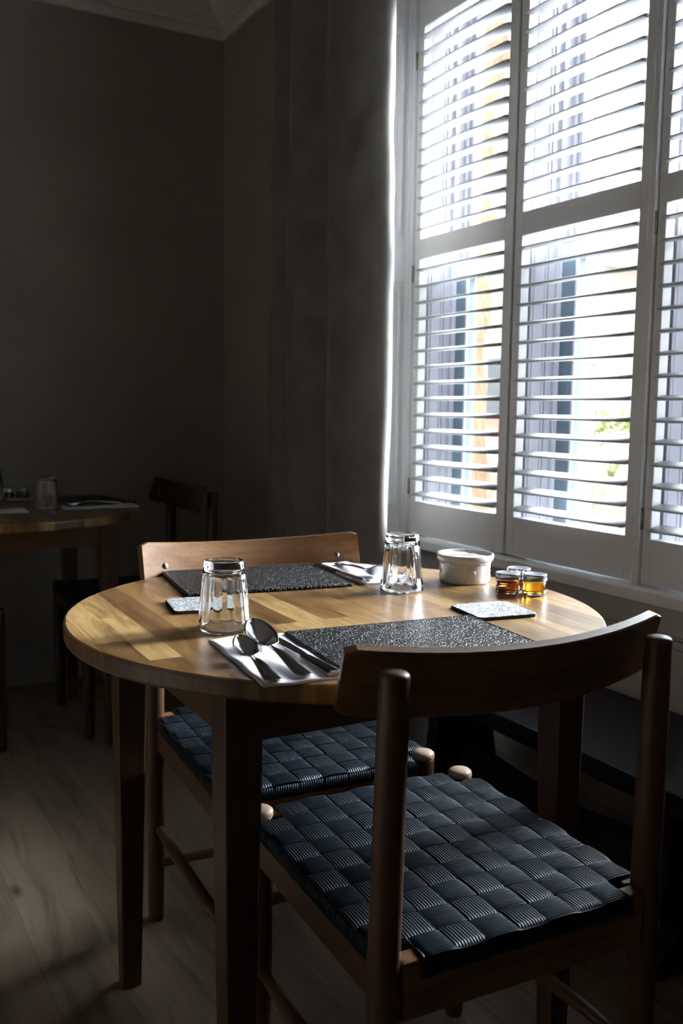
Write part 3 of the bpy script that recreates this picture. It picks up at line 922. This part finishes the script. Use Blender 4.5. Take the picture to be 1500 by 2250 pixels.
def make_knife(label):
    t = thing('table_knife', label, 'knife', (0,0,0), 0, 'table knives')
    h = MB(); secs = [(0, .0092, .0054), (.003, .0100, .0060), (.05, .0088, .0056), (.088, .0078, .0048), (.093, .0066, .0040)]
    vs = []; fs = []
    for y, w_, hh in secs: vs += [(-w_, y, 0), (w_, y, 0), (w_, y, hh * .7), (w_ * .55, y, hh), (-w_ * .55, y, hh), (-w_, y, hh * .7)]
    for i in range(len(secs) - 1):
        for q in range(6): fs.append((6*i+q, 6*i+(q+1) % 6, 6*i+6+(q+1) % 6, 6*i+6+q))
    fs += [tuple(range(6)), tuple(range(24, 30))]
    h.add(vs, fs); h.build('handle', M['steelblack'], t, bevel=.0007)
    b = MB(); poly = [(-.005, .092), (.0055, .092), (.0075, .105), (.0085, .13), (.0085, .17), (.0075, .195), (.004, .208), (0, .213), (-.004, .212), (-.0065, .20), (-.0072, .15), (-.0065, .11)]
    b.prism(poly, lambda p, z: (p[0], p[1], z), .0018, .0036); b.build('blade', M['steel'], t, bevel=.0008)
    return t
kf = make_knife('steel table knife beside the near placemat, half under the large spoon bowl')
lay(kf, .553, .980, TZ + .0042, .562, 1.16)
kf2 = copy_tree(kf); lay(kf2, .913, 1.700, TZ + .0042, .911, 1.50); kf2['label'] = 'steel table knife on the far napkin, lying against the far placemat'

# tumblers, upside down
def make_tumbler(label, h=.106, rb=.0405, rt=.0300):
    t = thing('tumbler', label, 'glass', (0,0,0), 0, 'upturned ribbed glass tumblers')
    m = MB(); N = 96
    def env(z):
        u = z / h
        return rb + (rt - rb) * (u ** 1.25)
    prof = [(env(0) - .0016, 0), (env(0), .0010), (env(0) , .0025)]
    for k in range(1, 22):
        z = .0025 + (h - .0125) * k / 21
        prof.append((env(z), z))
    prof += [(env(h) + .0004, h - .007), (env(h) + .0002, h - .0030), (env(h) - .0015, h - .0006), (env(h) - .004, h), (env(h) - .008, h - .0012), (env(h) - .013, h - .0030), (0.0, h - .0036)]
    zf = h * .86
    def rf(r_, z, a):
        if r_ < 1e-6: return r_
        amt = min(1, max(0, (z - .010) / .008)) * min(1, max(0, (zf - z) / .010))
        return r_ - .0026 * amt * (1 - abs(math.sin(a * 6))) 
    m.lathe(prof, N, rf=rf)
    inn = [(env(0) - .0018, .0001)] + [(env(z) - .0042, z) for z in [(h * .84) * k / 14 for k in range(1, 14)]] + [(env(h*.84) - .006, h * .86), (env(h*.84) - .012, h * .872), (0, h * .875)]
    # outer and inner skins meet at the rim on the table
    m.lathe(inn, N)
    # drop the flat caps the two profiles make at z=0
    m2 = MB(); m2.v = m.v; 
    for f, mi, sm in zip(m.f, m.mi, m.sm):
        if len(f) == N: continue
        m2.f.append(f); m2.mi.append(mi); m2.sm.append(sm)
    # bridge the rim
    ro = 0; ri = len(prof) * N
    for k in range(N):
        l = (k + 1) % N
        m2.f.append((ro + k, ro + l, ri + l, ri + k)); m2.mi.append(0); m2.sm.append(True)
    m2.build('glass_wall', M['glass'], t)
    return t
tu = make_tumbler('upturned ribbed glass tumbler at the front left, beside the spoons')
place(tu, (.531, 1.284, TZ + .0003), 0)
tu2 = copy_tree(tu); place(tu2, (.942, 1.422, TZ + .0003), R(11), 'upturned ribbed glass tumbler between the far cutlery and the ramekin')
tu3 = copy_tree(tu); place(tu3, (.652, 3.058, TZ + .0003), R(20), 'upturned glass tumbler on the far dark table')
tu4 = copy_tree(tu); place(tu4, (.540, 3.385, TZ + .0003), R(5), 'upturned glass tumbler on the far table at the left photo edge')

# ramekin with sachets
rk = thing('ramekin', 'grey white ceramic ramekin with embossed flowers holding paper sachets', 'dish', (1.101, 1.440, TZ), 0)
Ro, hh = .0485, .056
prof = [(0, .0016), (.040, .0016), (.0425, 0), (.0455, .0004), (.0472, .003), (.0480, .008), (.0500, .040), (.0502, .0425), (.0536, .0440), (.0552, .0460), (.0560, .0535), (.0550, .0556), (.0530, .0562), (.0512, .0552),
        (.0498, .052), (.0478, .048), (.0455, .012), (.0430, .0068), (.038, .0055), (0, .0055)]
rm = MB().lathe(prof, 72); rm.build('dish', M['ceramic'], rk)
em = MB()
def on(a, z, r_=None):
    rr_ = .0480 + .002 * (z - .008) / .032 if r_ is None else r_
    return Vector((rr_ * math.cos(a), rr_ * math.sin(a), z))
for k in range(72):
    a = 2 * math.pi * k / 72
    c_ = on(a, .0392); em.tube([c_ - Vector((0, 0, .0016)), c_ + Vector((0, 0, .0016))], [.0007, .0009], 6)
for base in range(4):
    a0 = 2 * math.pi * base / 4 - 1.25
    st_ = [on(a0 + .10 * k, .014 + .014 * math.sin(k * .75) + .001 * k) for k in range(9)]
    em.tube(st_, .0009, 6)
    for k in range(1, 9):
        s0 = on(a0 + .10 * k, .014 + .014 * math.sin(k * .75) + .001 * k)
        for sg in (-1, 1):
            d = on(a0 + .10 * k + sg * .07, s0.z + sg * .006)
            em.tube([s0, (s0 + d) / 2 + Vector((0, 0, .001)), d], [.0006, .0016, .0004], 6)
    for q in range(6):
        an = q * math.pi / 3
        c0 = on(a0 + .95, .024); d = on(a0 + .95 + .09 * math.cos(an), .024 + .0045 * math.sin(an))
        em.tube([c0, (c0 + d) / 2, d], [.0008, .0020, .0006], 6)
em.build('embossed_pattern', M['ceramic'], rk)
def sachet(label, x, y, z, rz, rx, ry, L=.062, Wd=.016):
    m = MB()
    def fn(u, v):
        cx = (u - .5) * L; cy = (v - .5) * Wd
        b_ = .0022 * math.sin(math.pi * v) ** .5 * (min(1, min(u, 1 - u) * 9))
        return (cx, cy, b_ + .0004 * math.sin(u * 60))
    m.grid(26, 8, fn); m.grid(26, 8, lambda u, v: (fn(u, v)[0], fn(u, v)[1], -fn(u, v)[2]))
    o = m.build('sachet', M['sachet'])
    o.location = (x, y, z); o.rotation_euler = (R(rx), R(ry), R(rz))
    return tag(o, label, 'sachet', 'paper sachets in the ramekin')
sachet('white paper sachet sticking up highest, at the left rim of the ramekin', 1.083, 1.455, TZ + .0545, -22, 12, 4)
sachet('white paper sachet lying across the middle of the ramekin', 1.100, 1.449, TZ + .0515, -30, -10, 0, .060)
sachet('white paper sachet at the front of the ramekin, behind its rim', 1.094, 1.430, TZ + .0500, -18, 6, 0, .058)
sachet('white paper sachet at the right side of the ramekin', 1.118, 1.438, TZ + .0490, -50, 10, 2, .058)
sl = 'white paper sachet packed low in the ramekin under the others'
for k in range(4):
    sachet(sl, 1.101 + .004 * math.sin(k * 2.1), 1.440 + .024 * (k - 1.5) / 1.5, TZ + .033 + .0015 * (k % 3), -25 + 9 * k, 35, 0, .056, .018)

# honey jars
def make_jar(label, mat, jam=False):
    t = thing('honey_jar', label, 'jar', (0,0,0), 0, 'small glass jars with metal lids')
    g = MB()
    outer = [(.0, .0004), (.017, .0004), (.0200, .0012), (.0214, .0035), (.0218, .008), (.0216, .0215), (.0205, .0250), (.0190, .0272), (.0186, .0290), (.0192, .0320)]
    inner = [(.0176, .0320), (.0172, .0282), (.0186, .0256), (.0199, .0215), (.0202, .0085), (.0197, .0050), (.0175, .0036), (0, .0034)]
    g.lathe(outer + inner, 48); g.build('glass_body', M['glass'], t)
    MB().lathe([(0, .00345), (.0174, .00365), (.0196, .0051), (.0201, .0085), (.0198, .0212), (.0192, .0226), (0, .0228)], 48).build('honey', mat, t)
    l = MB(); l.lathe([(.0196, .0262), (.0222, .0264), (.0228, .0272), (.0226, .0288), (.0220, .0296), (.0219, .0352), (.0222, .0372), (.0216, .0388), (.0198, .0392), (.0188, .0384), (.0, .0382)], 64,
            rf=lambda r_, z, a: r_ + (.0002 * math.cos(a * 32) if .0295 < z < .036 else 0))
    l.build('lid', M['lid'], t)
    return t
j1 = make_jar('small lidded jar of dark amber syrup, front left of the three jars', M['honeydark'])
place(j1, (1.098, 1.307, TZ + .0003), 0)
j2 = make_jar('small lidded jar of golden honey, rightmost of the three jars', M['honeygold'])
place(j2, (1.134, 1.275, TZ + .0003), 0)
j3 = make_jar('small lidded jar of dark preserve standing behind the other two', M['honeydark'])
place(j3, (1.150, 1.338, TZ + .0003), 0)
j4 = make_jar('small dark jar on the far table, nearer the left photo edge', M['honeyblack'])
place(j4, (.594, 3.420, TZ + .0003), 0)
j5 = copy_tree(j4); place(j5, (.648, 3.440, TZ + .0003), 0, 'small dark jar on the far table, behind its coaster')

# ------------------------------------------------------------------ outside the window
struct(MB().box((1.99, -20, -.55), (30, 40, -.45)).build('floor_street', M['asphalt']))
h = thing('house', 'cream rendered house with a tan tiled roof across the street', 'house', (11, 12.0, -.45))
hm = MB().prism([(-3, 0), (-3, 3.6), (0, 5.9), (3, 3.6), (3, 0)], lambda p, t_: (t_, p[0], p[1]), -2, 3); hm.build('wall', M['render'], h)
rf_ = MB()
rf_.prism([(-3.3, 3.35), (0, 5.9), (3.3, 3.35), (3.3, 3.55), (0, 6.12), (-3.3, 3.55)], lambda p, t_: (t_, p[0], p[1]), -2.3, 3.2); rf_.build('roof', M['roof'], h)
for yy in (-1.6, 1.3):
    MB().box((-2.04, yy, 1.0), (-1.98, yy + .9, 2.3)).build('window', M['darkglass'], h)
h2 = thing('house', 'long pale house behind the parked car', 'house', (12, 19.5, -.45))
MB().box((-2, -3.6, 0), (3, 5, 4.6)).build('wall', M['render'], h2)
MB().prism([(-2.3, 4.5), (.5, 6.6), (3.3, 4.5)], lambda p, t_: (p[0], t_, p[1]), -3.8, 5.2).build('roof', M['roof'], h2)
for yy in (-2.6, -.4, 1.8):
    MB().box((-2.04, yy, 1.2), (-1.98, yy + .9, 2.5)).build('window', M['darkglass'], h2)
def vehicle(name, label, cat, mat, x, y, L, Hh_, Wd, rz, hood):
    t = thing(name, label, cat, (x, y, -.45), rz)
    p = [(-L/2, .28), (-L/2, .75), (-L/2 + .12, .88), (-L/2 + hood, .95), (-L/2 + hood + .55, Hh_), (L/2 - .5, Hh_), (L/2 - .05, .95), (L/2, .8), (L/2, .28)]
    MB().prism(p, lambda q, t_: (t_, q[0], q[1]), -Wd/2, Wd/2).build('body', mat, t, bevel=.06, seg=3)
    g = [(-L/2 + hood + .12, 1.0), (-L/2 + hood + .60, Hh_ - .08), (L/2 - .60, Hh_ - .08), (L/2 - .28, 1.0)]
    MB().prism(g, lambda q, t_: (t_, q[0], q[1]), -Wd/2 - .01, Wd/2 + .01).build('side_windows', M['darkglass'], t)
    for yy in (-L/2 + .75, L/2 - .75):
        for s in (-1, 1):
            MB().tube([(s * (Wd/2 - .18), yy, .31), (s * (Wd/2 + .01), yy, .31)], .31, 24).build('wheel', M['tyre'], t)
    return t
vehicle('car', 'red car parked across the street, seen between the louvres', 'car', M['carred'], 6.7, 9.3, 3.9, 1.42, 1.65, R(4), .85)
vehicle('van', 'white van parked beyond the red car', 'van', M['vanwhite'], 7.6, 14.4, 4.8, 2.0, 1.9, R(2), .6)
gw = MB().box((4.6, 3.3, -.45), (4.85, 7.0, .62)).build('garden_wall', M['gardenwall'], bevel=.02)
tag(gw, 'low stone garden wall across the pavement with shrubs on it', 'wall')
def shrub(label, x, y, z, r_, seed):
    random.seed(seed)
    m = MB()
    for k in range(420):
        a = random.uniform(0, 2 * math.pi); e = random.uniform(-.3, 1.2); rad = r_ * random.uniform(.55, 1.0)
        c_ = Vector((math.cos(a) * math.cos(e), math.sin(a) * math.cos(e), math.sin(e) * 1.1)) * rad
        d = c_.normalized(); s_ = d.cross(Vector((random.random(), random.random(), random.random()))).normalized()
        L = random.uniform(.03, .06)
        m.add([c_, c_ + d * L * .5 + s_ * L * .28, c_ + d * L, c_ + d * L * .5 - s_ * L * .28], [(0, 1, 2, 3)])
    for k in range(7):
        a = k * .9; m.tube([(0, 0, -r_ * .8), (r_ * .4 * math.cos(a), r_ * .4 * math.sin(a), r_ * .3)], [.012, .005], 6)
    o = m.build('shrub', M['leaf']); o.location = (x, y, z)
    return tag(o, label, 'shrub', 'shrubs above the garden wall')
shrub('yellow green shrub on the garden wall, left one seen through the middle shutter', 4.9, 4.75, .80, .27, 1)
shrub('yellow green shrub on the garden wall, right one beside the shutter post', 4.95, 3.95, .72, .24, 2)
